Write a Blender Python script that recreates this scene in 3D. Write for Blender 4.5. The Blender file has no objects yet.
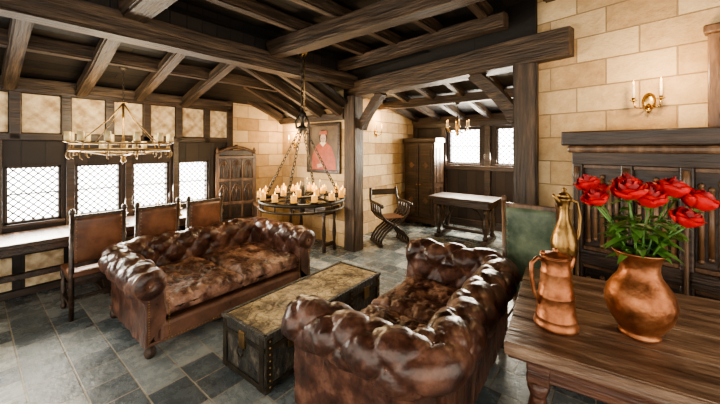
import bpy, bmesh, math, random
from mathutils import Vector, Matrix, noise
random.seed(7)
pi=math.pi
# ---------------------------------------------------------------- materials
def nt(name):
    m=bpy.data.materials.new(name); m.use_nodes=True
    t=m.node_tree; b=t.nodes["Principled BSDF"]; return m,t,b
def N(t,ty,**k):
    n=t.nodes.new(ty)
    for a,v in k.items(): setattr(n,a,v)
    return n
def c4(c): return (c[0],c[1],c[2],1)
def ramp(t,stops):
    r=t.nodes.new('ShaderNodeValToRGB'); e=r.color_ramp.elements
    e[0].position,e[0].color=stops[0][0],c4(stops[0][1])
    e[1].position,e[1].color=stops[-1][0],c4(stops[-1][1])
    for p,c in stops[1:-1]:
        x=e.new(p); x.color=c4(c)
    return r
def coords(t,scale=(1,1,1),rot=(0,0,0)):
    tc=t.nodes.new('ShaderNodeTexCoord'); mp=t.nodes.new('ShaderNodeMapping')
    mp.inputs['Scale'].default_value=scale; mp.inputs['Rotation'].default_value=rot
    t.links.new(tc.outputs['Object'],mp.inputs['Vector']); return mp
def noisy(name,stops,scale=4,vs=(1,1,1),rough=(.4,.6),metal=0,bump=.3,bscale=None,detail=8,bdist=.02,coat=0):
    m,t,b=nt(name); mp=coords(t,vs)
    n=N(t,'ShaderNodeTexNoise'); n.inputs['Scale'].default_value=scale; n.inputs['Detail'].default_value=detail
    n.inputs['Roughness'].default_value=.65
    t.links.new(mp.outputs[0],n.inputs['Vector'])
    r=ramp(t,stops); t.links.new(n.outputs['Fac'],r.inputs[0]); t.links.new(r.outputs[0],b.inputs['Base Color'])
    mr=N(t,'ShaderNodeMapRange'); mr.inputs['To Min'].default_value=rough[0]; mr.inputs['To Max'].default_value=rough[1]
    mr.inputs['From Min'].default_value=.3; mr.inputs['From Max'].default_value=.7
    t.links.new(n.outputs['Fac'],mr.inputs['Value']); t.links.new(mr.outputs[0],b.inputs['Roughness'])
    b.inputs['Metallic'].default_value=metal
    if coat: b.inputs['Coat Weight'].default_value=coat; b.inputs['Coat Roughness'].default_value=.25
    n2=N(t,'ShaderNodeTexNoise'); n2.inputs['Scale'].default_value=bscale or scale*3; n2.inputs['Detail'].default_value=6
    t.links.new(mp.outputs[0],n2.inputs['Vector'])
    bp=N(t,'ShaderNodeBump'); bp.inputs['Strength'].default_value=bump; bp.inputs['Distance'].default_value=bdist
    t.links.new(n2.outputs['Fac'],bp.inputs['Height']); t.links.new(bp.outputs[0],b.inputs['Normal'])
    return m
def crease_and_wear(m,dark=.35,light=(.36,.2,.13),amt=.6):  # paler wear on raised leather; creases multiplied darker
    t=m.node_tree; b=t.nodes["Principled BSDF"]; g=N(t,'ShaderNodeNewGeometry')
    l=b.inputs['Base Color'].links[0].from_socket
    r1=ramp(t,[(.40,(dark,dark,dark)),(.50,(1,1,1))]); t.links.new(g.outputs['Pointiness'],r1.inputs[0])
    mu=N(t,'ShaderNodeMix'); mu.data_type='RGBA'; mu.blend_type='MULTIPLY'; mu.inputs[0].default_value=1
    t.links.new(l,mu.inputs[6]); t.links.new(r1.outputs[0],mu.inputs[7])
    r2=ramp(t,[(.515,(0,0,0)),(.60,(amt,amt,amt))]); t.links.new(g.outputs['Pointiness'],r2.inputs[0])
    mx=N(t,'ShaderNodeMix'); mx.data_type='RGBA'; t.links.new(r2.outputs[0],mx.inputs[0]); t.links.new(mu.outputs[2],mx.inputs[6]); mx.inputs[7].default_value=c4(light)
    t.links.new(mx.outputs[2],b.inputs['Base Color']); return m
def wood(name,dark,mid,light,vs=(1.2,14,14),rough=(.4,.65),bump=.5,coat=0):
    return noisy(name,[(.3,dark),(.52,mid),(.72,light)],scale=1.6,vs=vs,rough=rough,bump=bump,bscale=3.5,bdist=.02,coat=coat)
def bricks(name,c1,c2,mortar,bw,bh,ms,offset=.5,rough=(.6,.8),floor=False,bump=.6,ns=3.0,extra=None,extra2=None,mixf=.45,squash=1.0,sqf=2):
    m,t,b=nt(name)
    tc=t.nodes.new('ShaderNodeTexCoord')
    sp=t.nodes.new('ShaderNodeSeparateXYZ'); cb=t.nodes.new('ShaderNodeCombineXYZ')
    t.links.new(tc.outputs['Object'],sp.inputs[0])
    t.links.new(sp.outputs['X'],cb.inputs[0]); t.links.new(sp.outputs['Y' if floor else 'Z'],cb.inputs[1])
    br=t.nodes.new('ShaderNodeTexBrick'); br.offset=offset; br.squash=squash; br.squash_frequency=sqf
    t.links.new(cb.outputs[0],br.inputs['Vector'])
    br.inputs['Scale'].default_value=1; br.inputs['Brick Width'].default_value=bw; br.inputs['Row Height'].default_value=bh
    br.inputs['Mortar Size'].default_value=ms; br.inputs['Mortar Smooth'].default_value=.3
    br.inputs['Color1'].default_value=(0,0,0,1); br.inputs['Color2'].default_value=(1,1,1,1); br.inputs['Mortar'].default_value=(.5,.5,.5,1)
    n=N(t,'ShaderNodeTexNoise'); n.inputs['Scale'].default_value=ns; n.inputs['Detail'].default_value=10; n.inputs['Roughness'].default_value=.7
    t.links.new(tc.outputs['Object'],n.inputs['Vector'])
    mix=N(t,'ShaderNodeMix'); mix.data_type='FLOAT'; mix.inputs[0].default_value=mixf
    t.links.new(br.outputs['Color'],mix.inputs[2]); t.links.new(n.outputs['Fac'],mix.inputs[3])
    st=[(.15,c1),(.8,c2)]
    if extra: st.insert(1,(.42,extra))
    if extra2: st.insert(2,(.6,extra2))
    r=ramp(t,st); t.links.new(mix.outputs[0],r.inputs[0])
    mx=N(t,'ShaderNodeMix'); mx.data_type='RGBA'
    t.links.new(br.outputs['Fac'],mx.inputs[0]); t.links.new(r.outputs[0],mx.inputs[6]); mx.inputs[7].default_value=c4(mortar)
    t.links.new(mx.outputs[2],b.inputs['Base Color'])
    mr=N(t,'ShaderNodeMapRange'); mr.inputs['To Min'].default_value=rough[0]; mr.inputs['To Max'].default_value=rough[1]
    t.links.new(n.outputs['Fac'],mr.inputs['Value']); t.links.new(mr.outputs[0],b.inputs['Roughness'])
    sub=N(t,'ShaderNodeMath'); sub.operation='MULTIPLY_ADD'; sub.inputs[1].default_value=-1.0
    t.links.new(br.outputs['Fac'],sub.inputs[0]); t.links.new(n.outputs['Fac'],sub.inputs[2])
    bp=N(t,'ShaderNodeBump'); bp.inputs['Strength'].default_value=bump; bp.inputs['Distance'].default_value=.02
    t.links.new(sub.outputs[0],bp.inputs['Height']); t.links.new(bp.outputs[0],b.inputs['Normal'])
    return m
def planks(name,c1,c2,gap,bw,bh,rough=(.5,.8),floor=True): return bricks(name,c1,c2,gap,bw,bh,.008,rough=rough,floor=floor,ns=5)
def emis(name,c,s):
    m,t,b=nt(name); b.inputs['Base Color'].default_value=c4(c)
    b.inputs['Emission Color'].default_value=c4(c); b.inputs['Emission Strength'].default_value=s; return m

M_beam=wood('beam_wood',(.014,.009,.006),(.056,.035,.021),(.165,.108,.066),bump=.9,rough=(.45,.7))
M_dark=wood('dark_oak',(.010,.006,.004),(.034,.019,.011),(.10,.055,.032),rough=(.28,.48),bump=.4,coat=.2)
M_carv=wood('carved_walnut',(.035,.016,.008),(.12,.063,.032),(.26,.15,.08),vs=(8,8,1.5),rough=(.3,.5),bump=.4,coat=.2)
M_fold=wood('linenfold_oak',(.07,.032,.015),(.20,.105,.052),(.36,.21,.11),vs=(8,8,1.5),rough=(.3,.5),bump=.4,coat=.2)
M_red=wood('table_oak',(.03,.011,.006),(.09,.035,.019),(.20,.095,.053),rough=(.28,.45),bump=.5,coat=.2)
M_top=noisy('worn_tabletop',[(.3,(.05,.028,.018)),(.5,(.17,.10,.062)),(.7,(.40,.28,.19))],scale=1.5,vs=(1.4,9,9),rough=(.25,.5),bump=.6,coat=.2)
M_ceil=planks('ceiling_planks',(.006,.005,.004),(.028,.019,.013),(.002,.002,.002),2.2,.16)
M_wallwood=bricks('dark_wall_boards',(.010,.006,.005),(.042,.025,.016),(.003,.003,.003),.2,3.0,.006,offset=0,rough=(.4,.6))
M_stone=bricks('sandstone_blocks',(.32,.18,.075),(.80,.62,.36),(.38,.26,.14),.44,.225,.005,extra=(.54,.36,.18),extra2=(.69,.50,.28),rough=(.7,.9),ns=9,mixf=.6,bump=1.2)
M_slate=bricks('slate_tiles',(.05,.062,.072),(.46,.46,.41),(.36,.32,.25),.36,.26,.006,extra=(.12,.145,.155),extra2=(.25,.28,.28),rough=(.12,.42),floor=True,bump=.6,ns=6.5,squash=.7,sqf=2,mixf=.55)
def plaster():
    m=noisy('cream_plaster',[(.38,(.42,.29,.16)),(.5,(.66,.52,.33)),(.62,(.80,.67,.46))],scale=7,rough=(.7,.9),bump=.3)
    t=m.node_tree; b=t.nodes["Principled BSDF"]
    tc=t.nodes.new('ShaderNodeTexCoord'); l=b.inputs['Base Color'].links[0].from_socket
    for ang in (pi/4,-pi/4):
        mp=t.nodes.new('ShaderNodeMapping'); mp.inputs['Rotation'].default_value=(0,ang,0); t.links.new(tc.outputs['Object'],mp.inputs['Vector'])
        w=N(t,'ShaderNodeTexWave'); w.bands_direction='X'; w.inputs['Scale'].default_value=1.7; w.inputs['Distortion'].default_value=1.0; w.inputs['Detail'].default_value=3
        t.links.new(mp.outputs[0],w.inputs['Vector'])
        r=ramp(t,[(.0,(.55,.45,.35)),(.25,(1,1,1))]); t.links.new(w.outputs['Fac'],r.inputs[0])
        mx=N(t,'ShaderNodeMix'); mx.data_type='RGBA'; mx.blend_type='MULTIPLY'; mx.inputs[0].default_value=.4
        t.links.new(l,mx.inputs[6]); t.links.new(r.outputs[0],mx.inputs[7]); l=mx.outputs[2]
    t.links.new(l,b.inputs['Base Color'])
    return m
M_plaster=plaster()
M_leather=crease_and_wear(noisy('brown_leather',[(.34,(.022,.009,.006)),(.5,(.072,.028,.017)),(.66,(.19,.088,.055))],scale=6,rough=(.26,.48),bump=.6,bscale=18,bdist=.014,coat=.15),amt=.5,light=(.32,.175,.115))
M_seat=crease_and_wear(noisy('worn_seat_leather',[(.34,(.026,.010,.007)),(.47,(.095,.038,.024)),(.62,(.36,.20,.135))],scale=6,rough=(.26,.48),bump=1,bscale=9,bdist=.04,coat=.15),dark=.2,amt=.6,light=(.46,.29,.21))
M_chair=noisy('chair_leather',[(.3,(.06,.022,.011)),(.7,(.20,.088,.046))],scale=5,rough=(.33,.5),bump=.2,coat=.1)
M_green=noisy('green_leather',[(.35,(.04,.07,.045)),(.65,(.15,.19,.12))],scale=5,rough=(.35,.55),bump=.2)
M_iron=noisy('black_iron',[(.3,(.02,.018,.016)),(.7,(.09,.07,.045))],scale=12,rough=(.35,.6),metal=.7,bump=.3)
M_gild=noisy('aged_gilt_iron',[(.3,(.10,.06,.025)),(.7,(.38,.25,.11))],scale=12,rough=(.3,.5),metal=.9,bump=.3)
M_brass=noisy('brass',[(.3,(.35,.2,.06)),(.7,(.75,.5,.2))],scale=10,rough=(.2,.4),metal=1,bump=.1)
M_bronze=noisy('bronze',[(.3,(.18,.10,.035)),(.7,(.52,.33,.13))],scale=10,rough=(.25,.45),metal=1,bump=.2)
M_copper=noisy('copper',[(.3,(.13,.045,.02)),(.52,(.36,.14,.062)),(.72,(.60,.29,.14))],scale=8,rough=(.30,.50),metal=.85,bump=.45,bscale=24,bdist=.010)
M_nail=noisy('brass_nails',[(.3,(.2,.12,.05)),(.7,(.4,.26,.12))],scale=10,rough=(.3,.4),metal=1,bump=0)
M_wax=noisy('candle_wax',[(.3,(.75,.6,.35)),(.7,(.9,.8,.58))],scale=4,rough=(.4,.5),bump=.05)
M_waxy=noisy('amber_wax_glow',[(.3,(.62,.30,.04)),(.7,(.82,.46,.09))],scale=4,rough=(.4,.5),bump=.05)
_b=M_waxy.node_tree.nodes["Principled BSDF"]; _b.inputs['Emission Color'].default_value=(1,.42,.06,1); _b.inputs['Emission Strength'].default_value=.5  # emission stands in for flame light glowing through the wax
M_flame=emis('flame',(1,.5,.12),6)
M_glow=emis('window_daylight',(1,.97,.93),11)
M_lead=noisy('lead_came',[(.3,(.06,.06,.06)),(.7,(.12,.12,.12))],scale=10,rough=(.6,.7),bump=0)
M_rose=noisy('rose_petal',[(.3,(.42,.004,.008)),(.7,(.82,.02,.022))],scale=12,rough=(.45,.6),bump=.1)
M_rose2=noisy('rose_petal_shade',[(.3,(.16,.001,.004)),(.7,(.40,.005,.010))],scale=12,rough=(.45,.6),bump=.1)  # darker red paints the shade inside the bloom into the petal colour
M_leaf=noisy('leaf',[(.3,(.03,.10,.018)),(.7,(.15,.32,.06))],scale=14,rough=(.4,.55),bump=.2)
M_trunk=noisy('trunk_side',[(.3,(.012,.013,.012)),(.52,(.04,.037,.03)),(.72,(.17,.14,.10))],scale=6,vs=(3,3,1.5),rough=(.35,.6),bump=.8)
def trunktop():
    m=noisy('trunk_top_painted',[(.34,(.04,.034,.022)),(.43,(.18,.135,.075)),(.53,(.46,.35,.18)),(.68,(.68,.55,.32))],scale=6,rough=(.3,.55),bump=.6)
    t=m.node_tree; b=t.nodes["Principled BSDF"]
    mp=coords(t)
    n=N(t,'ShaderNodeTexNoise'); n.inputs['Scale'].default_value=6; n.inputs['Detail'].default_value=5
    ad=N(t,'ShaderNodeMix'); ad.data_type='RGBA'; ad.inputs[0].default_value=.25
    t.links.new(mp.outputs[0],n.inputs['Vector']); t.links.new(mp.outputs[0],ad.inputs[6]); t.links.new(n.outputs['Color'],ad.inputs[7])
    l=b.inputs['Base Color'].links[0].from_socket
    for sc,f,w_ in ((8,.9,.07),(20,.6,.09)):
        v=N(t,'ShaderNodeTexVoronoi'); v.feature='DISTANCE_TO_EDGE'; v.inputs['Scale'].default_value=sc; t.links.new(ad.outputs[2],v.inputs['Vector'])
        r=ramp(t,[(0,(.14,.10,.06)),(w_,(1,1,1))]); t.links.new(v.outputs[0],r.inputs[0])
        mx=N(t,'ShaderNodeMix'); mx.data_type='RGBA'; mx.blend_type='MULTIPLY'; mx.inputs[0].default_value=f
        t.links.new(l,mx.inputs[6]); t.links.new(r.outputs[0],mx.inputs[7]); l=mx.outputs[2]
    t.links.new(l,b.inputs['Base Color'])
    return m
M_trunktop=trunktop()
M_skin=noisy('portrait_skin',[(.3,(.5,.3,.2)),(.7,(.6,.4,.28))],scale=8,bump=.05)
M_robe=noisy('portrait_robe',[(.3,(.28,.05,.02)),(.7,(.5,.13,.06))],scale=10,bump=.05)
M_pbg=noisy('portrait_ground',[(.3,(.07,.045,.025)),(.7,(.18,.12,.07))],scale=5,bump=.05)
M_glassj=noisy('glass_votive',[(.3,(.55,.42,.2)),(.7,(.75,.62,.35))],scale=8,rough=(.1,.2),bump=0)

# ---------------------------------------------------------------- mesh builder
class MB:
    def __init__(s): s.v=[];s.f=[];s.fm=[];s.sm=[];s.mats=[]
    def add(s,vs,fs,mat,smooth=False,M=None):
        if mat not in s.mats: s.mats.append(mat)
        k=s.mats.index(mat); o=len(s.v)
        for p in vs:
            p=Vector(p); s.v.append(M@p if M else p)
        for f in fs:
            s.f.append([i+o for i in f]); s.fm.append(k); s.sm.append(smooth)
    def bm(s,b,mat,smooth=False,M=None):
        b.verts.index_update()
        s.add([v.co.copy() for v in b.verts],[[v.index for v in f.verts] for f in b.faces],mat,smooth,M); b.free()
    def box(s,c,d,mat,bev=.006,M=None,rot=None,smooth=False):
        b=bmesh.new(); bmesh.ops.create_cube(b,size=1)
        bmesh.ops.scale(b,vec=d,verts=b.verts)
        if bev: bmesh.ops.bevel(b,geom=b.edges[:],offset=min(bev,min(d)*.45),segments=2,affect='EDGES',profile=.5)
        T=Matrix.Translation(c)
        if rot is not None: T=T@rot
        if M: T=M@T
        s.bm(b,mat,smooth,T)
    def bb(s,x0,x1,y0,y1,z0,z1,mat,bev=.006,M=None):
        s.box(((x0+x1)/2,(y0+y1)/2,(z0+z1)/2),(abs(x1-x0),abs(y1-y0),abs(z1-z0)),mat,bev,M)
    def lathe(s,prof,mat,c=(0,0,0),n=24,M=None,smooth=True,cap=True):
        vs=[];fs=[]
        for r,z in prof:
            for i in range(n):
                a=2*pi*i/n; vs.append((c[0]+r*math.cos(a),c[1]+r*math.sin(a),c[2]+z))
        for j in range(len(prof)-1):
            for i in range(n):
                k=(i+1)%n; fs.append([j*n+i,j*n+k,(j+1)*n+k,(j+1)*n+i])
        if cap:
            fs.append(list(range(n))[::-1]); fs.append([(len(prof)-1)*n+i for i in range(n)])
        s.add(vs,fs,mat,smooth,M)
    def tube(s,pts,r,mat,n=8,M=None,closed=False):
        pts=[Vector(p) for p in pts]; rs=r if isinstance(r,(list,tuple)) else [r]*len(pts)
        vs=[];fs=[];m=len(pts); up=None
        for i,p in enumerate(pts):
            if closed: t=(pts[(i+1)%m]-pts[i-1])
            else: t=pts[min(i+1,m-1)]-pts[max(i-1,0)]
            t.normalize()
            if up is None: up=Vector((0,0,1)) if abs(t.z)<.9 else Vector((1,0,0))
            a=t.cross(up)
            if a.length<1e-4: a=t.cross(Vector((0,1,0)))
            a.normalize(); b=t.cross(a).normalized(); up=-b
            for k in range(n):
                q=2*pi*k/n; vs.append(p+rs[i]*(math.cos(q)*a+math.sin(q)*b))
        for i in range(m if closed else m-1):
            j=(i+1)%m
            for k in range(n):
                l=(k+1)%n; fs.append([i*n+k,i*n+l,j*n+l,j*n+k])
        if not closed: fs.append(list(range(n))[::-1]); fs.append([(m-1)*n+k for k in range(n)])
        s.add(vs,fs,mat,True,M)
    def sph(s,c,r,mat,M=None,seg=12,sc=(1,1,1)):
        b=bmesh.new(); bmesh.ops.create_uvsphere(b,u_segments=seg,v_segments=max(6,seg//2),radius=r)
        bmesh.ops.scale(b,vec=sc,verts=b.verts); bmesh.ops.translate(b,vec=c,verts=b.verts); s.bm(b,mat,True,M)
    def obj(s,name,loc=(0,0,0),rz=0,mat=None):
        me=bpy.data.meshes.new(name); me.from_pydata([tuple(v) for v in s.v],[],s.f); 
        for m in s.mats: me.materials.append(m)
        for i,p in enumerate(me.polygons): p.material_index=s.fm[i]; p.use_smooth=s.sm[i]
        me.update()
        o=bpy.data.objects.new(name,me); bpy.context.collection.objects.link(o)
        if mat is not None: o.matrix_world=mat
        else: o.location=loc; o.rotation_euler=(0,0,rz)
        return o
def beam(name,p0,p1,w,h,mat=M_beam,seg=10,jit=.006):
    p0=Vector(p0);p1=Vector(p1);L=(p1-p0).length
    x=(p1-p0).normalized(); up=Vector((0,0,1)) if abs(x.z)<.95 else Vector((0,1,0))
    y=up.cross(x).normalized(); z=x.cross(y)
    M=Matrix((x,y,z)).transposed().to_4x4(); M.translation=(p0+p1)/2
    b=bmesh.new(); bmesh.ops.create_cube(b,size=1); bmesh.ops.scale(b,vec=(L,w,h),verts=b.verts)
    bmesh.ops.bevel(b,geom=[e for e in b.edges if abs((e.verts[0].co-e.verts[1].co).normalized().x)>.9],offset=.018,segments=2,affect='EDGES')
    n=max(1,int(L/.25))
    for i in range(1,n):
        xx=-L/2+L*i/n
        bmesh.ops.bisect_plane(b,geom=b.verts[:]+b.edges[:]+b.faces[:],plane_co=(xx,0,0),plane_no=(1,0,0))
    sd=random.random()*50
    for v in b.verts:
        q=noise.noise_vector(Vector((v.co.x*2+sd,v.co.y*6,v.co.z*6))); v.co.y+=q.y*jit*2; v.co.z+=q.z*jit*2
    m=MB(); m.bm(b,mat); return m.obj(name,mat=M)
def frame(x,y,ang,z=0): return Matrix.Translation((x,y,z))@Matrix.Rotation(ang,4,'Z')
def wall(name,F,x0,x1,z0,z1,th,ops,mat,side=1):
    m=MB(); ops=sorted(ops); x=x0
    y0,y1=(0,th) if side>0 else (-th,0)
    for (a,b,c,d) in ops:
        if a>x: m.bb(x,a,y0,y1,z0,z1,mat,0)
        m.bb(a,b,y0,y1,z0,c,mat,0); m.bb(a,b,y0,y1,d,z1,mat,0); x=b
    if x<x1: m.bb(x,x1,y0,y1,z0,z1,mat,0)
    return m.obj(name,mat=F)
def window(name,F,a,b,c,d,step=.082,fr=.025):
    m=MB(); y=.08
    for q in ((a,a+fr,c,d),(b-fr,b,c,d),(a,b,c,c+fr),(a,b,d-fr,d)):
        m.bb(q[0],q[1],y-.05,y+.05,q[2],q[3],M_dark,.004)
    m.bb(a-.03,b+.03,-.04,.06,c-.035,c,M_dark,.005)
    m.add([(a,y+.03,c),(b,y+.03,c),(b,y+.03,d),(a,y+.03,d)],[[0,1,2,3]],M_glow)
    w=b-a;h=d-c
    k=-h+step/2
    while k<w:
        x0=max(0,k);z0=x0-k; x1=min(w,k+h); z1=x1-k
        if x1-x0>.02:
            m.tube([(a+x0,y,c+z0),(a+x1,y,c+z1)],.008,M_lead,n=4)
            m.tube([(b-x0,y,c+z0),(b-x1,y,c+z1)],.008,M_lead,n=4)
        k+=step
    m.bb(a,b,y-.006,y+.006,(c+d)/2-.008,(c+d)/2+.008,M_lead,0)
    return m.obj(name,mat=F)

# ---------------------------------------------------------------- room shell
XW=-5.36; YF=4.08
m=MB(); m.bb(-5.7,3.4,-3.2,7.3,-.12,0,M_slate,0); m.obj('floor')
FW=frame(XW,0,pi/2)
wins=[(.27+.61*k,.74+.61*k,.83,1.49) for k in range(-4,4)]  # row runs on out of view; those unseen windows are added for light
wall('wall_left',FW,-3.2,2.95,0,3.4,.2,wins,M_wallwood)
wall('wall_left_stone',FW,2.95,YF+.2,0,3.4,.2,[],M_stone)
for i,w in enumerate(wins): window('window_%d'%(i+1),FW,*w)
m=MB(); t=MB()
for k in range(-8,6):
    y0=.40+.435*k
    m.bb(y0,y0+.33,-.018,-.002,1.88,2.33,M_plaster,.004)
    t.bb(y0-.10,y0-.005,-.05,0,1.80,2.42,M_dark,.006)
    m.bb(y0+.03,y0+.36,-.018,-.002,.09,.46,M_plaster,.004)
t.bb(2.87,2.97,-.06,0,0,2.7,M_dark,.006)
t.bb(-3.2,2.95,-.05,0,1.79,1.87,M_dark,.006); t.bb(-3.2,2.95,-.06,0,2.34,2.44,M_dark,.006)
t.bb(-3.2,2.95,-.05,0,.60,.68,M_dark,.006); t.bb(-3.2,2.95,-.05,0,.48,.53,M_dark,.006)
t.bb(-3.2,2.95,-.04,0,0,.08,M_dark,.006)
for k in range(-5,4): t.bb(.29+.61*k-.12,.29+.61*k-.04,-.045,0,.55,1.8,M_dark,.006)
m.obj('trim_plaster_panels',mat=FW); t.obj('trim_timber_framing',mat=FW)
FF=frame(XW-.0,YF,0)
wall('wall_far',FF,0,-3.5-XW,0,3.4,.25,[],M_stone)
RA=math.atan2(-.204,.979); FR=frame(-.74,3.62,RA)
wall('wall_right',FR,.02,3.9,0,3.3,.3,[],M_stone)
m=MB(); m.bb(1.26,1.45,-.10,-.002,1.84,2.5,M_carv,.01); m.bb(1.24,1.47,-.12,-.002,2.5,2.56,M_carv,.012); m.lathe([(.03,1.86),(.04,1.92),(.025,1.98),(.03,2.35),(.04,2.45)],M_dark,c=(1.355,-.11,0),n=14); m.obj('trim_overmantel_pilaster',mat=FR)
YB=6.9
FB=frame(0,YB,0)
awin=[(-3.02,-2.32,1.36,2.12),(-1.98,-1.42,1.36,2.12)]
wall('wall_alcove_back',FB,-4.1,-.5,0,3.1,.2,awin,M_wallwood)
for i,w in enumerate(awin): window('window_%d'%(i+11),FB,*w,step=.11)
wall('wall_alcove_left',frame(-3.9,0,pi/2),YF+.25,YB,0,3.1,.2,[],M_stone)
wall('wall_alcove_right',frame(-.72,0,pi/2),3.95,YB,0,3.1,.2,[],M_stone,side=-1)
t=MB()
for x in (-3.85,-3.12,-2.15,-1.3,-.85): t.bb(x-.06,x+.06,-.06,0,0,2.5,M_dark)
t.bb(-3.9,-.7,-.07,0,1.22,1.32,M_dark); t.bb(-3.9,-.7,-.07,0,2.16,2.28,M_dark); t.bb(-3.9,-.7,-.05,0,0,.15,M_dark)
t.obj('trim_alcove_timbers',mat=FB)
def slab(name,p,mat,th=.05):
    p=[Vector(q) for q in p]; x=(p[1]-p[0]).normalized(); z=x.cross(p[3]-p[0]).normalized(); y=z.cross(x)
    M=Matrix((x,y,z)).transposed().to_4x4(); M.translation=p[0]; I=M.inverted()
    L=[I@q for q in p]
    if z.z<0: th=-th
    vs=L+[q+Vector((0,0,th)) for q in L]
    m=MB(); m.add(vs,[[3,2,1,0],[4,5,6,7],[0,1,5,4],[1,2,6,5],[2,3,7,6],[3,0,4,7]],mat); return m.obj(name,mat=M)
slab('ceiling',[(-3.5,-3.2,3.2),(-3.5,4.4,3.2),(3.4,4.4,3.2),(3.4,-3.2,3.2)],M_ceil)
slab('ceiling_slope',[(XW-.15,-3.2,2.46),(XW-.15,4.2,2.46),(-3.45,4.2,3.08),(-3.45,-3.2,3.08)],M_ceil)
m=MB(); m.bb(-3.56,-3.48,-3.2,4.3,2.9,3.24,M_ceil,0); m.obj('ceiling_riser')
slab('ceiling_hip',[(XW-.1,2.5,3.0),(-3.5,2.5,3.0),(-3.5,4.12,2.38),(XW-.1,4.12,2.38)],M_ceil)
slab('ceiling_alcove',[(-4.0,4.0,2.95),(-.6,3.7,2.95),(-.6,6.95,2.42),(-4.0,6.95,2.42)],M_ceil)
P_L=Vector((-3.45,4.17,0)); P_R=Vector((-.74,3.62,0)); dh=(P_R-P_L).normalized()
beam('trim_timber_post',(-3.47,4.10,0),(-3.47,4.10,2.56),.24,.24)
beam('trim_timber_post',(-.74,3.62,0),(-.74,3.62,2.56),.22,.22)
hp0=P_L-dh*.2; hp1=P_R+dh*.42
beam('ceiling_header_beam',(hp0.x,hp0.y,2.67),(hp1.x,hp1.y,2.67),.28,.26)
m=MB(); a=P_L; L=(P_R-P_L).length
m.bb(0,L+.1,-.04,.06,2.78,3.25,M_ceil,0); m.obj('wall_header',mat=frame(a.x,a.y,math.atan2(dh.y,dh.x)))
def brace(name,base,d,h0,ht,w=.13):
    pts=[];n=8
    for i in range(n+1):
        q=i/n; x=.02+ht*q; z=h0+(2.56-h0)*(q**.75) ; pts.append(Vector((base.x+d.x*x,base.y+d.y*x,z)))
    m=MB(); y=Vector((-d.y,d.x,0)); vs=[];fs=[]
    for i,p in enumerate(pts):
        t=(pts[min(i+1,n)]-pts[max(i-1,0)]).normalized(); u=y.cross(t).normalized()
        for a,b in ((-1,-1),(1,-1),(1,1),(-1,1)): vs.append(p+y*a*w*.45+u*b*w*.5)
    for i in range(n):
        for k in range(4): fs.append([i*4+k,i*4+(k+1)%4,(i+1)*4+(k+1)%4,(i+1)*4+k])
    fs+= [[3,2,1,0],[n*4+k for k in range(4)]]
    m.add(vs,fs,M_beam); m.obj(name)
brace('trim_knee_brace',P_L+dh*.10,dh,2.02,.5)
brace('trim_knee_brace',P_R-dh*.08,-dh,1.98,.5)
CB='ceiling_beam'
beam(CB,(-3.5,-3.1,2.80),(-3.5,4.2,2.80),.22,.22)
beam(CB,(-4.45,-3.1,2.72),(-4.45,3.3,2.72),.14,.15)
beam(CB,(-3.45,2.48,2.95),(2.2,2.48,2.95),.20,.20)
beam(CB,(-3.45,.95,2.95),(3.0,.95,2.95),.20,.20)
beam(CB,(-3.45,3.75,3.0),(-.9,3.45,3.0),.14,.16)
for x in (-2.9,-2.3,-1.7,-1.1,-.5,.1,.7,1.3,1.9):
    beam(CB,(x,-3.1,3.12),(x,3.98-(x+3.5)*.19,3.12),.12,.14)
for y in (-2.1,-1.5,-.9,-.3,.3,.92,1.54,2.16):
    beam('ceiling_rafter',(XW,y,2.40),(-3.5,y,2.93),.13,.13)
for x in (XW+.08,-4.75,-4.15,-3.68):
    beam('ceiling_rafter',(x,2.35,2.96),(x,4.06,2.28),.12,.14)
beam('ceiling_wall_plate',(XW+.06,-3.1,2.44),(XW+.06,2.9,2.44),.14,.12)
beam('ceiling_wall_plate',(XW+.05,YF-.05,2.24),(-3.6,YF-.05,2.24),.14,.12)
for x in (-3.75,-3.2,-2.65,-2.1,-1.5,-1.0):
    beam('ceiling_alcove_beam',(x,4.15,2.86),(x,6.88,2.36),.12,.13)
beam('ceiling_alcove_beam',(-3.88,5.4,2.56),(-.74,5.4,2.56),.15,.15)
beam('ceiling_alcove_beam',(-3.88,6.82,2.34),(-.74,6.82,2.34),.14,.14)

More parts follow.
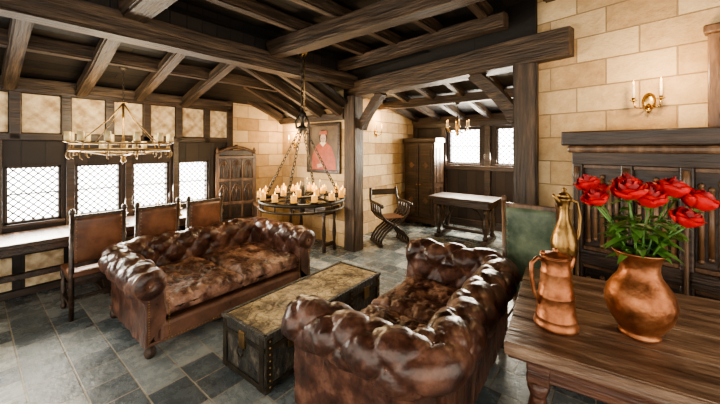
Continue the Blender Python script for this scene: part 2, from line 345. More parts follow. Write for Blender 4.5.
# ---------------------------------------------------------------- chesterfield sofa
def sofa(name,L,D,loc,rz,R=.125,zc=.61):
    m=MB(); a=.15; r=.13
    P=[]
    x1=D/2-.03; xb=-D/2+a; yb=L/2-a
    step=.0125
    def arc(c,a0,a1):
        n=int(abs(a1-a0)*r/step)+6
        for i in range(n):
            t=a0+(a1-a0)*i/n; P.append((Vector((c[0]+r*math.cos(t),c[1]+r*math.sin(t))),Vector((math.cos(t),math.sin(t)))))
    def lin2(p,q,nrm):
        n=max(2,int((Vector(q)-Vector(p)).length/step))
        for i in range(n): P.append((Vector(p).lerp(Vector(q),i/n),Vector(nrm)))
    lin2((x1,-yb),(xb+r,-yb),(0,-1)); arc((xb+r,-yb+r),-pi/2,-pi)
    lin2((xb,-yb+r),(xb,yb-r),(-1,0)); arc((xb+r,yb-r),pi,pi/2)
    lin2((xb+r,yb),(x1,yb),(0,1)); P.append((Vector((x1,yb)),Vector((0,1))))
    S=[0]
    for i in range(1,len(P)): S.append(S[-1]+(P[i][0]-P[i-1][0]).length)
    T=S[-1]
    pr=[]
    for i in range(14): pr.append((-.085-.0*i,.27+(zc-.02-.27)*i/14))
    n0=.035
    a0=math.radians(188); a1=math.radians(-62); k=44
    for i in range(k+1):
        t=a0+(a1-a0)*i/k; pr.append((n0+R*math.cos(t),zc+R*math.sin(t)))
    pr.append((.075,zc-R*.98)); pr.append((.068,zc-R-.02))
    for i in range(1,8): pr.append((.068+.0*i,(zc-R-.02)+( .12-(zc-R-.02))*i/7))
    V=[0]
    for i in range(1,len(pr)): V.append(V[-1]+math.hypot(pr[i][0]-pr[i-1][0],pr[i][1]-pr[i-1][1]))
    NP=len(pr); nr=[]
    for i in range(NP):
        p,q=pr[max(i-1,0)],pr[min(i+1,NP-1)]; dx,dz=q[0]-p[0],q[1]-p[1]; l=math.hypot(dx,dz) or 1
        nr.append((-dz/l,dx/l))
    ncell=round(T/.14); ncell+=ncell%2; cs=T/ncell; vend=V[14+k-4]; cv=vend/5.5
    vs=[];fs=[]
    sd=random.random()*30
    for i,(p,nn) in enumerate(P):
        fs_=min(1,min(S[i],T-S[i])/.05)
        for j in range(NP):
            wq=noise.noise(Vector((p.x*5+sd,p.y*5,V[j]*5)))*.10
            A=S[i]/cs+wq; B=(V[j]+.03)/cv+wq*.6
            h=abs(math.sin(pi*(A+B)/2)*math.sin(pi*(A-B)/2))**.42
            da=A-round(A);db=B-round(B)
            if (round(A)+round(B))%2==0: h-=.55*math.exp(-(da*da+db*db)/.02)
            fade=1 if V[j]<vend else max(0,1-(V[j]-vend)/.05)
            amp=.032*fade*(.4+.6*fs_)
            wv=noise.noise(Vector((p.x*9+sd,p.y*9,V[j]*9)))*.010+noise.noise(Vector((p.x*26+sd,p.y*26,V[j]*26)))*.005
            cr=noise.noise(Vector((p.x*17+sd,p.y*17,V[j]*11+5))); wv-=.006*max(0,1-abs(cr)*8)
            o=h*amp-.010*fade+wv
            n_=pr[j][0]+nr[j][0]*o; z=pr[j][1]+nr[j][1]*o
            vs.append((p.x+nn.x*n_,p.y+nn.y*n_,z))
    for i in range(len(P)-1):
        for j in range(NP-1):
            fs.append([i*NP+j,i*NP+j+1,(i+1)*NP+j+1,(i+1)*NP+j])
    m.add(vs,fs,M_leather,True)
    for idx,sg in ((0,-1),(len(P)-1,1)):
        ring=[Vector(vs[idx*NP+j]) for j in range(NP)]
        ring2=[Vector((v.x+.018,v.y,v.z)) for v in ring]
        cy=sg*(yb+n0); 
        ring3=[Vector((v.x+.012,(v.y-cy)*.86+cy,(v.z-.42)*.93+.42)) for v in ring2]
        vv=ring+ring2+ring3; ff=[]
        for j in range(NP-1):
            for q in (0,1): ff.append([q*NP+j,q*NP+j+1,(q+1)*NP+j+1,(q+1)*NP+j])
        ff.append([2*NP+j for j in range(NP)])
        m.add(vv,ff,M_leather,False)
        cx=x1+.028; nseg=40; vv=[];ff=[]
        rr=[(0,.006),(.02,.02),(.06,.024),(.085,.02),(.108,.004)]
        for (q,h) in rr:
            for k2 in range(nseg):
                t=2*pi*k2/nseg; hh=h+(.006*math.cos(k2*pi) if .03<q<.1 else 0)
                vv.append((cx+hh,cy+q*math.cos(t),zc+q*math.sin(t)))
        for q in range(len(rr)-1):
            for k2 in range(nseg):
                l=(k2+1)%nseg; ff.append([q*nseg+k2,q*nseg+l,(q+1)*nseg+l,(q+1)*nseg+k2])
        m.add(vv,ff,M_leather,True); m.sph((cx+.018,cy,zc),.018,M_leather,sc=(.6,1,1))
        for k2 in range(18):
            z=.15+k2*.02
            for e in (-.1,.045):
                m.sph((x1+.03,sg*(yb+e),z),.006,M_nail,seg=6)
    for ia in range(1,ncell):
        for ib in range(0,7):
            if (ia+ib)%2: continue
            vv=ib*cv-.03
            if vv<.0 or vv>vend: continue
            i=min(range(len(S)),key=lambda q:abs(S[q]-ia*cs)); j=min(range(NP),key=lambda q:abs(V[q]-vv))
            p=Vector(vs[i*NP+j]); m.sph(p,.009,M_leather,seg=8)
    wi=yb-.06
    m.bb(-D/2+.12,D/2-.06,-wi-.05,wi+.05,.11,.27,M_leather,.015)
    m.bb(D/2-.10,D/2-.025,-wi-.02,wi+.02,.12,.275,M_leather,.03)
    for k2 in range(int(2*wi/.025)): m.sph((D/2-.024,-wi+.02+k2*.025,.135),.006,M_nail,seg=6)
    m.bb(-D/2+.10,D/2-.05,-L/2+.10,L/2-.10,.10,.13,M_leather,.01)
    for x in (D/2-.09,-D/2+.14):
        for y in (-L/2+.14,L/2-.14):
            m.lathe([(.022,0),(.03,.004),(.042,.03),(.045,.055),(.03,.085),(.036,.10),(.036,.115)],M_dark,c=(x,y,0),n=16)
    cw=wi+.035
    for sg in (-1,1):
        b=bmesh.new(); bmesh.ops.create_cube(b,size=2); bmesh.ops.subdivide_edges(b,edges=b.edges[:],cuts=44,use_grid_fill=True)
        sx=(D-.22)/2;sy=cw/2;sz=.10; cx=.085
        sd2=random.random()*40
        for v in b.verts:
            x,y,z=v.co
            nx=x*sx*(1-.05*abs(z)**3); ny=y*sy*(1-.05*abs(z)**3)
            edge=(1-abs(x)**7)*(1-abs(y)**7)
            nz=z*sz*(.62+.38*edge)
            if z>0: nz+=.018*noise.noise(Vector((nx*7+sd2,ny*7,0)))+.030*abs(noise.noise(Vector((nx*3+sd2,ny*5+4,2)))) -.025*math.exp(-((x*.9)**2+(y*.8)**2)*2)
            cr=noise.noise(Vector((nx*13+sd2,ny*10,3.3))); nz-=.015*max(0,1-abs(cr)*7)*(1 if z>0 else 0)
            cr=noise.noise(Vector((nx*9+sd2,ny*24,7.3))); nz-=.011*max(0,1-abs(cr)*6)*(1 if z>0 else 0)
            cr=noise.noise(Vector((nx*28+sd2,ny*20,1.3))); nz-=.007*max(0,1-abs(cr)*5)*(1 if z>0 else 0)
            v.co=(cx+nx,sg*(cw/2)+ny,.375+nz)
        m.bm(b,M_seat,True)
    return m.obj(name,loc=loc,rz=rz)
sofa('chesterfield_sofa',1.87,1.20,(-3.47,1.735,0),0)
sofa('chesterfield_sofa',1.79,1.0,(-1.12,2.12,0),pi+math.radians(3),R=.135,zc=.645)

# ---------------------------------------------------------------- trunk
def trunk():
    m=MB(); W=.52;L=1.40;H=.41
    m.bb(-W/2,W/2,-L/2,L/2,.02,H-.09,M_trunk,.008)
    m.bb(-W/2-.008,W/2+.008,-L/2-.008,L/2+.008,H-.085,H-.012,M_trunk,.008)
    m.bb(-W/2+.02,W/2-.02,-L/2+.02,L/2-.02,H-.03,H,M_trunktop,.004)
    for x in (-W/2,W/2-.0): m.bb(x-.014,x+.014,-L/2-.015,L/2+.015,H-.025,H+.005,M_trunk,.004)
    for y in (-L/2,L/2): m.bb(-W/2-.014,W/2+.014,y-.014,y+.014,H-.022,H+.005,M_trunk,.004)
    for sx in (-1,1):
        for y in (-L/2+.03,-L/6,L/6,L/2-.03):
            m.bb(sx*(W/2)-.007,sx*(W/2)+.007+.006*sx,y-.025,y+.025,.02,H-.02,M_iron,.003)
            for k in range(8): m.sph((sx*(W/2+.015),y,.05+k*.045),.007,M_nail,seg=6)
        for z in (.045,H-.10): m.bb(sx*(W/2)-.006,sx*(W/2)+.012,-L/2,L/2,z-.018,z+.018,M_iron,.003)
        for y in (-L/3,L/3):
            m.bb(sx*(W/2),sx*(W/2+.018),y-.04,y+.04,H-.17,H-.06,M_nail,.004)
    for sy in (-1,1):
        for x in (-W/2+.03,W/2-.03): m.bb(x-.025,x+.025,sy*L/2-.007,sy*L/2+.013*sy,.02,H-.02,M_iron,.003)
        for z in (.045,H-.10): m.bb(-W/2,W/2,sy*(L/2)-.006,sy*L/2+.012*sy,z-.018,z+.018,M_iron,.003)
        m.bb(-.035,.035,sy*(L/2),sy*(L/2+.018),H-.17,H-.05,M_nail,.004)
        m.tube([(-.03,sy*(L/2+.02),H-.17)]+[(-.035*math.cos(t),sy*(L/2+.03),H-.18-.045*math.sin(t)) for t in [i*pi/10 for i in range(11)]]+[(.03,sy*(L/2+.02),H-.17)],.006,M_iron)
    for x in (-W/2+.05,W/2-.05):
        for y in (-L/2+.05,L/2-.05): m.bb(x-.05,x+.05,y-.05,y+.05,0,.03,M_trunk,.004)
    m.obj('storage_trunk',loc=(-2.17,1.98,0),rz=math.radians(2))
trunk()

# ---------------------------------------------------------------- dining set
def dtable():
    m=MB(); W=.70;L=2.7
    m.bb(-W/2,W/2,-L/2,L/2,.70,.75,M_dark,.01)
    m.bb(-W/2+.08,W/2-.08,-L/2+.2,L/2-.2,.62,.70,M_dark,.006)
    for y in (-L/2+.35,0,L/2-.35):
        for s in (-1,1):
            m.box((0,y,.34),(.86,.06,.07),M_dark,.008,rot=Matrix.Rotation(s*math.radians(48),4,'Y'))
        m.bb(-W/2+.02,W/2-.02,y-.05,y+.05,0,.05,M_dark,.008)
        m.bb(-W/2+.06,W/2-.06,y-.04,y+.04,.58,.64,M_dark,.008)
    m.bb(-.035,.035,-L/2+.3,L/2-.3,.30,.36,M_dark,.006)
    m.obj('dining_table',loc=(-4.97,1.05,0))
dtable()
def dchair(name,loc,rz,lea=M_chair,h=1.05,sc=1,fr=None):
    fr=fr or M_dark
    m=MB(); w=.21
    for sy in (-1,1):
        m.tube([(-.20,sy*w,0),(-.205,sy*w,.45),(-.25,sy*w,h)],[.02,.024,.02],fr,n=8)
        m.sph((-.25,sy*w,h+.02),.026,fr,sc=(1,1,1.4))
        m.lathe([(.02,0),(.026,.03),(.018,.06),(.026,.12),(.026,.28),(.018,.31),(.026,.36),(.026,.43)],fr,c=(.2,sy*w,0),n=12)
        m.bb(-.2,.2,sy*w-.015,sy*w+.015,.13,.165,fr)
        m.bb(-.2,.2,sy*w-.015,sy*w+.015,.37,.42,fr)
    for x in (-.2,.2): m.bb(x-.015,x+.015,-w,w,.37,.42,fr)
    m.bb(.18,.21,-w,w,.20,.27,fr); m.bb(-.015,.015,-w,w,.13,.16,fr)
    b=bmesh.new(); bmesh.ops.create_cube(b,size=2); bmesh.ops.subdivide_edges(b,edges=b.edges[:],cuts=8,use_grid_fill=True)
    for v in b.verts:
        x,y,z=v.co; e=(1-abs(x)**4)*(1-abs(y)**4); v.co=(x*.225,y*(w+.02),.445+z*(.02+.02*e))
    m.bm(b,lea,True)
    b=bmesh.new(); bmesh.ops.create_cube(b,size=2); bmesh.ops.subdivide_edges(b,edges=b.edges[:],cuts=8,use_grid_fill=True)
    z0=.56;z1=h-.03
    for v in b.verts:
        x,y,z=v.co; e=(1-abs(z)**4)*(1-abs(y)**4); zz=(z0+z1)/2+z*(z1-z0)/2
        v.co=(-.212-.04*(zz-.45)/(h-.45)+x*(.010+.015*e),y*(w-.005),zz)
    m.bm(b,lea,True)
    for k in range(12):
        z=z0+.02+k*(z1-z0-.03)/11
        for sy in (-1,1):
            for o in (-.024,.014):
                m.sph((-.212-.04*(z-.45)/(h-.45)+o,sy*(w-.03),z),.006,M_nail,seg=6)
    m.bb(-.262,-.235,-w,w,h-.05,h-.01,fr); m.bb(-.228,-.20,-w,w,.52,.56,fr)
    return m.obj(name,loc=loc,rz=rz)
for y in (.86,1.40,1.94): dchair('dining_chair',(-4.385,y,0),pi)
def throne():
    m=MB(); w=.30; H=1.60; D_=M_carv
    for sy in (-1,1):
        m.bb(-.26,-.20,sy*w-.03,sy*w+.03,0,H,D_); m.lathe([(.03,0),(.02,.02),(.035,.05),(.02,.08),(.004,.12)],D_,c=(-.23,sy*w,H),n=12)
        m.bb(.2,.26,sy*w-.03,sy*w+.03,0,.72,D_); m.bb(-.24,.30,sy*w-.035,sy*w+.035,.70,.75,D_,.012)
        m.bb(-.22,.22,sy*w-.01,sy*w+.01,.05,.70,M_dark)
        m.sph((.29,sy*w,.725),.045,D_,sc=(.7,1,1))
    m.bb(-.24,.25,-w,w,.08,.44,D_); m.bb(-.25,.28,-w-.01,w+.01,.44,.48,D_,.01)
    m.bb(-.235,-.215,-w,w,.48,H-.05,M_dark)
    for y in (-.10,.10): m.bb(-.215,-.195,y-.015,y+.015,.5,H-.1,D_)
    for z in (.75,1.15,H-.06): m.bb(-.225,-.19,-w,w,z-.025,z+.025,D_)
    for yy in (-.2,0,.2):
        for zz,dz in ((.79,.32),(1.19,.34)):
            pts=[(-.20,yy-.07,zz),(-.20,yy-.07,zz+dz*.55)]+[(-.20,yy-.07+.14*q,zz+dz*.55+.11*math.sin(pi*q)) for q in (.2,.35,.5,.65,.8)]+[(-.20,yy+.07,zz+dz*.55),(-.20,yy+.07,zz)]
            m.tube(pts,.010,D_,n=6)
            m.tube([(-.20,yy,zz),(-.20,yy,zz+dz*.8)],.009,D_,n=6)
            m.tube([(-.20,yy+.03*math.cos(t),zz+dz*.68+.03*math.sin(t)) for t in [i*pi/5 for i in range(10)]],.008,D_,n=6,closed=True)
    pts=[(-.23,-w+2*w*q,H+.02+.09*math.sin(pi*q)) for q in [i/12 for i in range(13)]]
    m.tube(pts,.028,D_,n=8)
    m.bb(-.245,-.215,-w+.03,w-.03,H-.03,H+.06,M_dark); m.sph((-.23,0,H+.12),.04,D_)
    m.obj('carved_throne_chair',loc=(-4.98,2.88,0),rz=math.radians(-22))
throne()
def candle(m,c,h=.1,r=.012,flame=True,M=None,mat=None):
    m.lathe([(r,0),(r,h),(r*.6,h+.003)],mat or M_wax,c=c,n=10,M=M)
    if flame: m.lathe([(.001,h+.002),(.006,h+.012),(.005,h+.022),(.0005,h+.04)],M_flame,c=c,n=8,M=M)
def vot(m,c,r=.022,h=.07,M=None):
    m.lathe([(r*.6,0),(r,.01),(r,h),(r*.85,h),(r*.8,.02)],M_glassj,c=c,n=12,M=M)
m=MB()
for k,(x,y) in enumerate([(-.1,-.5),(.0,.1),(-.12,.35),(.1,.55),(-.02,.8),(.12,-.1)]):
    m.lathe([(.04,0),(.04,.006),(.012,.02),(.01,.08+.02*(k%3)),(.03,.09+.02*(k%3)),(.03,.1+.02*(k%3))],M_brass,c=(x,y,0),n=14); candle(m,(x,y,.1+.02*(k%3)),.06)
m.obj('table_candlesticks',loc=(-4.92,1.35,.75))

# ---------------------------------------------------------------- chandeliers
def chain(m,p,q,r=.012,th=.0035,mat=M_iron):
    p=Vector(p);q=Vector(q);L=(q-p).length;n=max(2,int(L/(r*2.6)));d=(q-p).normalized()
    up=Vector((0,1,0)) if abs(d.y)<.9 else Vector((1,0,0))
    a=d.cross(up).normalized();b=d.cross(a)
    for i in range(n):
        c=p+(q-p)*(i+.5)/n; s=a if i%2 else b
        m.tube([c+d*r*1.7*math.cos(t)+s*r*.9*math.sin(t) for t in [k*pi/4 for k in range(8)]],th,mat,n=4,closed=True)
def wheel(name,loc,R,top,nc=12,hub=.3,I=M_gild):
    m=MB()
    circ=lambda r,z,n=40:[(r*math.cos(2*pi*i/n),r*math.sin(2*pi*i/n),z) for i in range(n)]
    m.tube(circ(R,0),.018,I,closed=True); m.tube(circ(R,.07),.011,I,closed=True); m.tube(circ(R*.45,-.04),.012,I,closed=True)
    for i in range(nc):
        a=2*pi*i/nc; c=math.cos(a);s=math.sin(a)
        m.tube([(R*c,R*s,0),(R*c,R*s,.07)],.007,I,n=6)
        if i%2==0: m.tube([(0,0,-.06),(R*.45*c,R*.45*s,-.05),(R*c,R*s,0)],.012,I,n=6)
        m.lathe([(.008,0),(.036,.012),(.042,.02),(.008,.022)],I,c=(R*1.04*c,R*1.04*s,.075),n=14)
        vot(m,(R*1.04*c,R*1.04*s,.095),.03,.10)
        m.tube([(R*c*(1+.07*math.sin(t)),R*s*(1+.07*math.sin(t)),-.05-.045*math.cos(t)) for t in [k*pi/5 for k in range(9)]],.006,I,n=5)
    for i in range(5):
        a=2*pi*i/5+.3; c=math.cos(a);s=math.sin(a)
        vot(m,(R*.45*c,R*.45*s,0),.03,.10)
        m.lathe([(.008,0),(.034,.008),(.038,.014)],I,c=(R*.45*c,R*.45*s,-.035),n=12)
    m.lathe([(.005,-.16),(.03,-.13),(.02,-.1),(.035,-.06),(.02,0),(.03,.06),(.012,.12),(.012,hub)],I,n=14)
    for i in range(4):
        a=2*pi*i/4+.4; m.tube([(R*math.cos(a),R*math.sin(a),.07),(R*.35*math.cos(a),R*.35*math.sin(a),hub*.62),(0,0,hub)],.006,I,n=6)
    m.tube(circ(.05,hub),.007,I,closed=True)
    chain(m,(0,0,hub),(0,0,top-loc[2]))
    m.lathe([(.05,0),(.05,-.02),(.015,-.05)],M_iron,c=(0,0,top-loc[2]),n=12)
    return m.obj(name,loc=loc)
wheel('wheel_chandelier',(-4.52,1.16,1.68),.47,2.66,nc=12,hub=.55)
def big():
    m=MB(); z0=1.02; R=.54
    circ=lambda r,z,n=40,cx=0:[(cx+r*math.cos(2*pi*i/n),r*math.sin(2*pi*i/n),z) for i in range(n)]
    m.tube(circ(R,0),.026,M_iron,closed=True); m.tube(circ(R,-.09),.014,M_iron,closed=True); m.tube(circ(R*.5,.06),.016,M_iron,closed=True)
    for i in range(14):
        a=2*pi*i/14;c=math.cos(a);s=math.sin(a)
        m.tube([(R*c,R*s,-.09),(R*c,R*s,0)],.008,M_iron,n=6)
        m.lathe([(.01,0),(.045,.012),(.05,.022),(.01,.024)],M_iron,c=(R*c,R*s,.02),n=14)
        candle(m,(R*c,R*s,.04),.06+.04*random.random(),.036,mat=M_waxy)
        if i%2==0:
            m.tube([(0,0,.02),(R*c*.5,R*s*.5,.06),(R*c,R*s,0)],.012,M_iron,n=6)
            candle(m,(R*.5*c,R*.5*s,.07),.06+.05*random.random(),.036,mat=M_waxy)
    m.lathe([(.005,-.2),(.04,-.16),(.025,-.1),(.05,-.04),(.03,.05),(.04,.15),(.015,.22)],M_iron,n=14)
    H=.92
    for i in range(4):
        a=pi/2*i+.5; chain(m,(R*math.cos(a),R*math.sin(a),0),(.04*math.cos(a),.04*math.sin(a),H),.02,.006)
    m.lathe([(.01,H-.06),(.06,H),(.065,H+.03),(.03,H+.06),(.02,H+.14),(.05,H+.18),(.05,H+.22),(.015,H+.26)],M_iron,n=14)
    for i in range(4):
        a=pi/2*i; m.tube([(.03*math.cos(a),.03*math.sin(a),H+.05),(.11*math.cos(a),.11*math.sin(a),H+.02),(.12*math.cos(a),.12*math.sin(a),H+.1),(.05*math.cos(a),.05*math.sin(a),H+.2)],.011,M_iron,n=6)
    T=3.18-z0
    chain(m,(0,0,H+.26),(0,0,T-.25),.028,.009)
    m.tube([(.035,0,H+.2),(.04,0,T-.2)],.009,M_gild,n=6)
    m.lathe([(.02,-.03),(.085,-.025),(.07,0),(.085,.025),(.02,.03)],M_gild,n=20,M=Matrix.Translation((0,0,T-.18))@Matrix.Rotation(pi/2,4,'X'))
    for s in (-1,1): m.bb(-.02,.02,s*.035-.004,s*.035+.004,T-.26,T-.06,M_iron,.002)
    m.lathe([(.05,T),(.05,T-.03),(.02,T-.06)],M_iron,n=14)
    m.obj('hanging_candle_chandelier',loc=(-3.28,2.82,z0))
big()
def alc_ch():
    m=MB(); n=6
    for i in range(n):
        a=2*pi*i/n;c=math.cos(a);s=math.sin(a)
        m.tube([(0,0,-.05),(.08*c,.08*s,-.1),(.17*c,.17*s,-.06),(.2*c,.2*s,.0)],.008,M_brass,n=6)
        m.lathe([(.01,0),(.03,.01),(.01,.014)],M_brass,c=(.2*c,.2*s,0),n=12); candle(m,(.2*c,.2*s,.012),.08,.01)
    m.lathe([(.005,-.16),(.04,-.12),(.02,-.06),(.035,0),(.015,.08),(.01,.2)],M_brass,n=14)
    chain(m,(0,0,.2),(0,0,.40)); m.lathe([(.04,.43),(.03,.39)],M_iron,n=12)
    m.obj('alcove_chandelier',loc=(-2.2,5.4,2.06))
alc_ch()

# ---------------------------------------------------------------- wall things
def sconce(name,M,s=1):
    m=MB()
    m.lathe([(.0,.002),(.035,.004),(.045,.012),(.02,.02)],M_brass,n=20,M=Matrix.Rotation(pi/2,4,'X')@Matrix.Scale(1.6,4,(0,1,0)))
    for sx in (-1,1):
        m.tube([(0,-.015,-.02),(sx*.03,-.05,-.06),(sx*.075,-.08,-.05),(sx*.085,-.09,.0)],.007,M_brass)
        m.lathe([(.008,0),(.03,.01),(.012,.014),(.014,.03)],M_brass,c=(sx*.085,-.09,.0),n=14)
        candle(m,(sx*.085,-.09,.03),.11,.010)
    m.lathe([(.004,-.1),(.018,-.08),(.01,-.05)],M_brass,c=(0,-.03,0),n=12)
    o=m.obj(name); o.matrix_world=M@Matrix.Scale(s,4); return o
sconce('wall_sconce',FR@Matrix.Translation((.94,-.004,2.07)),s=.95)
sconce('wall_sconce',Matrix.Translation((-4.95,YF-.004,1.78)))
sconce('wall_sconce',frame(-3.896,5.3,pi/2,2.02))
def portrait():
    m=MB(); w=.78;h=.84
    m.bb(-w/2,w/2,-.03,0,-h/2,h/2,M_pbg,0)
    for q in ((-w/2-.03,-w/2+.03,-h/2-.03,h/2+.03),(w/2-.03,w/2+.03,-h/2-.03,h/2+.03),(-w/2,w/2,-h/2-.03,-h/2+.03),(-w/2,w/2,h/2-.03,h/2+.03)):
        m.bb(q[0],q[1],-.055,.0,q[2],q[3],M_dark,.01)
    def poly(pts,y,mat): m.add([(x,y,z) for x,z in pts],[list(range(len(pts)))],mat)
    poly([(-.30,-.40),(-.29,-.15),(-.2,.02),(-.08,.10),(.08,.10),(.2,.02),(.3,-.18),(.31,-.40)],-.033,M_robe)
    poly([(.105*math.cos(t)+.0,.20+.13*math.sin(t)) for t in [i*2*pi/24 for i in range(24)]],-.036,M_dark)
    poly([(.07*math.cos(t)+.005,.17+.10*math.sin(t)) for t in [i*2*pi/24 for i in range(24)]],-.039,M_skin)
    poly([(-.10,.24),(-.08,.30),(.09,.31),(.11,.24)],-.041,M_robe)
    poly([(-.08,.09),(0,.02),(.08,.09),(.04,.11),(-.04,.11)],-.041,M_wax)
    poly([(-.03,.165),(-.045,.175),(-.03,.182),(-.018,.174)],-.0415,M_dark); poly([(.035,.165),(.02,.175),(.035,.182),(.05,.174)],-.0415,M_dark)
    poly([(-.02,.105),(.005,.112),(.03,.105),(.005,.098)],-.0415,M_robe)
    poly([(-.16,-.30),(-.02,-.27),(.0,-.33),(-.14,-.36)],-.037,M_skin)
    m.obj('portrait_painting',loc=(-4.14,YF-.004,1.70))
portrait()
def mantel():
    m=MB(); x0=.47;x1=3.3; y0=-.004
    m.bb(x0-.06,x1,-.30,y0,1.72,1.84,M_dark,.012); m.bb(x0-.03,x1,-.26,y0,1.66,1.72,M_carv,.02)
    m.bb(x0,x1,-.14,y0,0,1.66,M_dark,.0)
    x=x0
    m.bb(x0,x1,-.22,-.14,1.56,1.67,M_dark); m.bb(x0,x1,-.22,-.14,0,.14,M_dark); m.bb(x0,x1,-.21,-.13,.72,.84,M_dark)
    while x<x1-.1:
        m.bb(x,x+.075,-.21,-.13,.1,1.6,M_dark,.01)
        m.lathe([(.02,.1),(.013,.15),(.013,1.4),(.022,1.45),(.022,1.54)],M_carv,c=(x+.037,-.212,0),n=12)
        a=x+.075;b=x+.33
        for (z0,z1) in ((.84,1.56),(.14,.72)):
            m.bb(a,b,-.150,-.135,z0,z1,M_dark,.002)
            n=5
            for i in range(n):
                xx=a+.03+(b-a-.06)*i/(n-1); e=.05+.035*(abs(i-2)%2)+.012*abs(i-2)
                m.tube([(xx,-.162,z0+e),(xx,-.162,z1-e-.05)],.0165,M_fold,n=8)
                m.sph((xx,-.162,z1-e-.05),.020,M_fold,seg=8); m.sph((xx,-.162,z0+e),.020,M_fold,seg=8)
            m.bb(a,b,-.19,-.14,z1-.03,z1,M_carv,.004); m.bb(a,b,-.19,-.14,z0,z0+.03,M_carv,.004)
        x+=.33
    o=m.obj('carved_mantel_panelling'); o.matrix_world=FR
mantel()
# ---------------------------------------------------------------- alcove furniture
def cabinet():
    m=MB(); w=.74;d=.45;H=1.92
    m.bb(-w/2,w/2,-d/2,d/2,.1,H-.08,M_dark,.006)
    m.bb(-w/2-.04,w/2+.04,-d/2-.04,d/2+.02,H-.1,H,M_dark,.02); m.bb(-w/2-.03,w/2+.03,-d/2-.03,d/2,.06,.16,M_dark,.01)
    for sx in (-1,1):
        m.lathe([(.03,0),(.045,.03),(.035,.06)],M_dark,c=(sx*(w/2-.05),-d/2+.05,0),n=12); m.lathe([(.03,0),(.045,.03),(.035,.06)],M_dark,c=(sx*(w/2-.05),d/2-.05,0),n=12)
        a=0.01*sx; b=sx*(w/2-.04)
        x0,x1=min(a,b),max(a,b)
        m.bb(x0,x1,-d/2-.02,-d/2,.2,H-.14,M_dark,.004)
        for (z0,z1) in ((.26,.85),(.95,1.7)):
            m.bb(x0+.05,x1-.05,-d/2-.032,-d/2-.015,z0,z1,M_dark,.008)
            m.box(((x0+x1)/2,-d/2-.035,(z0+z1)/2),(.1,.01,.1),M_carv,.003,rot=Matrix.Rotation(pi/4,4,'Y'))
        m.sph((sx*.04,-d/2-.035,.9),.015,M_brass)
    for y in (-.08,.1):
        for z0,z1 in ((.26,.85),(.95,1.7)): m.bb(w/2-.0,w/2+.012,y-.07,y+.07,z0,z1,M_dark,.005); 
    m.obj('tall_oak_cabinet',loc=(-3.44,6.52,0))
cabinet()
def atable():
    m=MB(); L=1.2;W=.66
    m.bb(-L/2,L/2,-W/2,W/2,.74,.785,M_dark,.012); m.bb(-L/2+.08,L/2-.08,-W/2+.06,W/2-.06,.62,.74,M_dark,.01)
    for sx in (-1,1):
        x=sx*(L/2-.16)
        for y in (-W/2+.14,W/2-.14):
            m.lathe([(.04,.06),(.05,.1),(.03,.14),(.055,.24),(.065,.32),(.045,.42),(.028,.48),(.045,.52),(.045,.62)],M_dark,c=(x,y,0),n=16)
        m.bb(x-.045,x+.045,-W/2+.02,W/2-.02,0,.07,M_dark,.02)
        m.tube([(x,-.12,.6),(x,-.04,.45),(x,-.10,.3),(x,0,.18),(x,.10,.3),(x,.04,.45),(x,.12,.6)],.018,M_dark)
    m.bb(-L/2+.16,L/2-.16,-.03,.03,.12,.18,M_dark)
    for s in (-1,1): m.tube([(s*(L/2-.18),0,.2),(s*.25,0,.5),(0,0,.66)],.014,M_iron)
    m.obj('carved_writing_table',loc=(-2.28,5.95,0))
atable()
def xchair():
    m=MB()
    for k in range(5):
        y=-.2+.1*k
        for s in (-1,1):
            pts=[(s*-.27,y,.03),(s*-.26,y,.10),(s*-.17,y,.22),(0,y,.34),(s*.17,y,.44),(s*.27,y,.56),(s*.28,y,.70)]
            m.tube(pts,.020,M_dark,n=6)
    m.tube([(0,-.24,.34),(0,.24,.34)],.03,M_dark)
    for s in (-1,1):
        m.bb(s*.27-.025,s*.27+.025,-.25,.25,0,.045,M_dark,.01)
        m.tube([(s*.28,-.28,.70),(s*.29,-.1,.725),(s*.28,.22,.72),(s*.27,.26,.80),(s*.26,.28,.96)],.026,M_dark)
        m.sph((s*.28,-.28,.70),.035,M_dark)
    m.bb(-.22,.22,-.2,.2,.455,.475,M_chair,.008)
    m.bb(-.26,.26,.268,.290,.82,.93,M_dark,.01)
    m.obj('savonarola_chair',loc=(-3.24,4.84,0),rz=math.radians(60))
xchair()
def console():
    m=MB(); m.bb(-.5,.5,-.17,.17,.70,.75,M_dark,.01); m.bb(-.44,.44,-.13,.13,.60,.70,M_dark)
    for x in (-.42,.42):
        for y in (-.12,.12): m.lathe([(.03,0),(.03,.08),(.02,.12),(.035,.3),(.02,.5),(.03,.6)],M_dark,c=(x,y,0),n=12)
    m.bb(-.42,.42,-.02,.02,.10,.14,M_dark)
    for x in (-.42,.42): m.bb(x-.02,x+.02,-.12,.12,.09,.15,M_dark)
    m.obj('console_table',loc=(-4.15,3.78,0))
console()
m=MB()
for x,h in ((-.3,.22),(-.12,.30),(.05,.2),(.2,.28),(.34,.18)):
    m.lathe([(.045,0),(.045,.008),(.012,.02),(.016,h*.5),(.010,h-.02),(.03,h-.01),(.03,h)],M_brass,c=(x,0,0),n=14); candle(m,(x,0,h),.1,.014)
m.obj('console_candlesticks',loc=(-4.15,3.78,.75))
dchair('green_leather_chair',(-.605,3.315,0),pi/2,lea=M_green,h=1.22,fr=M_carv)

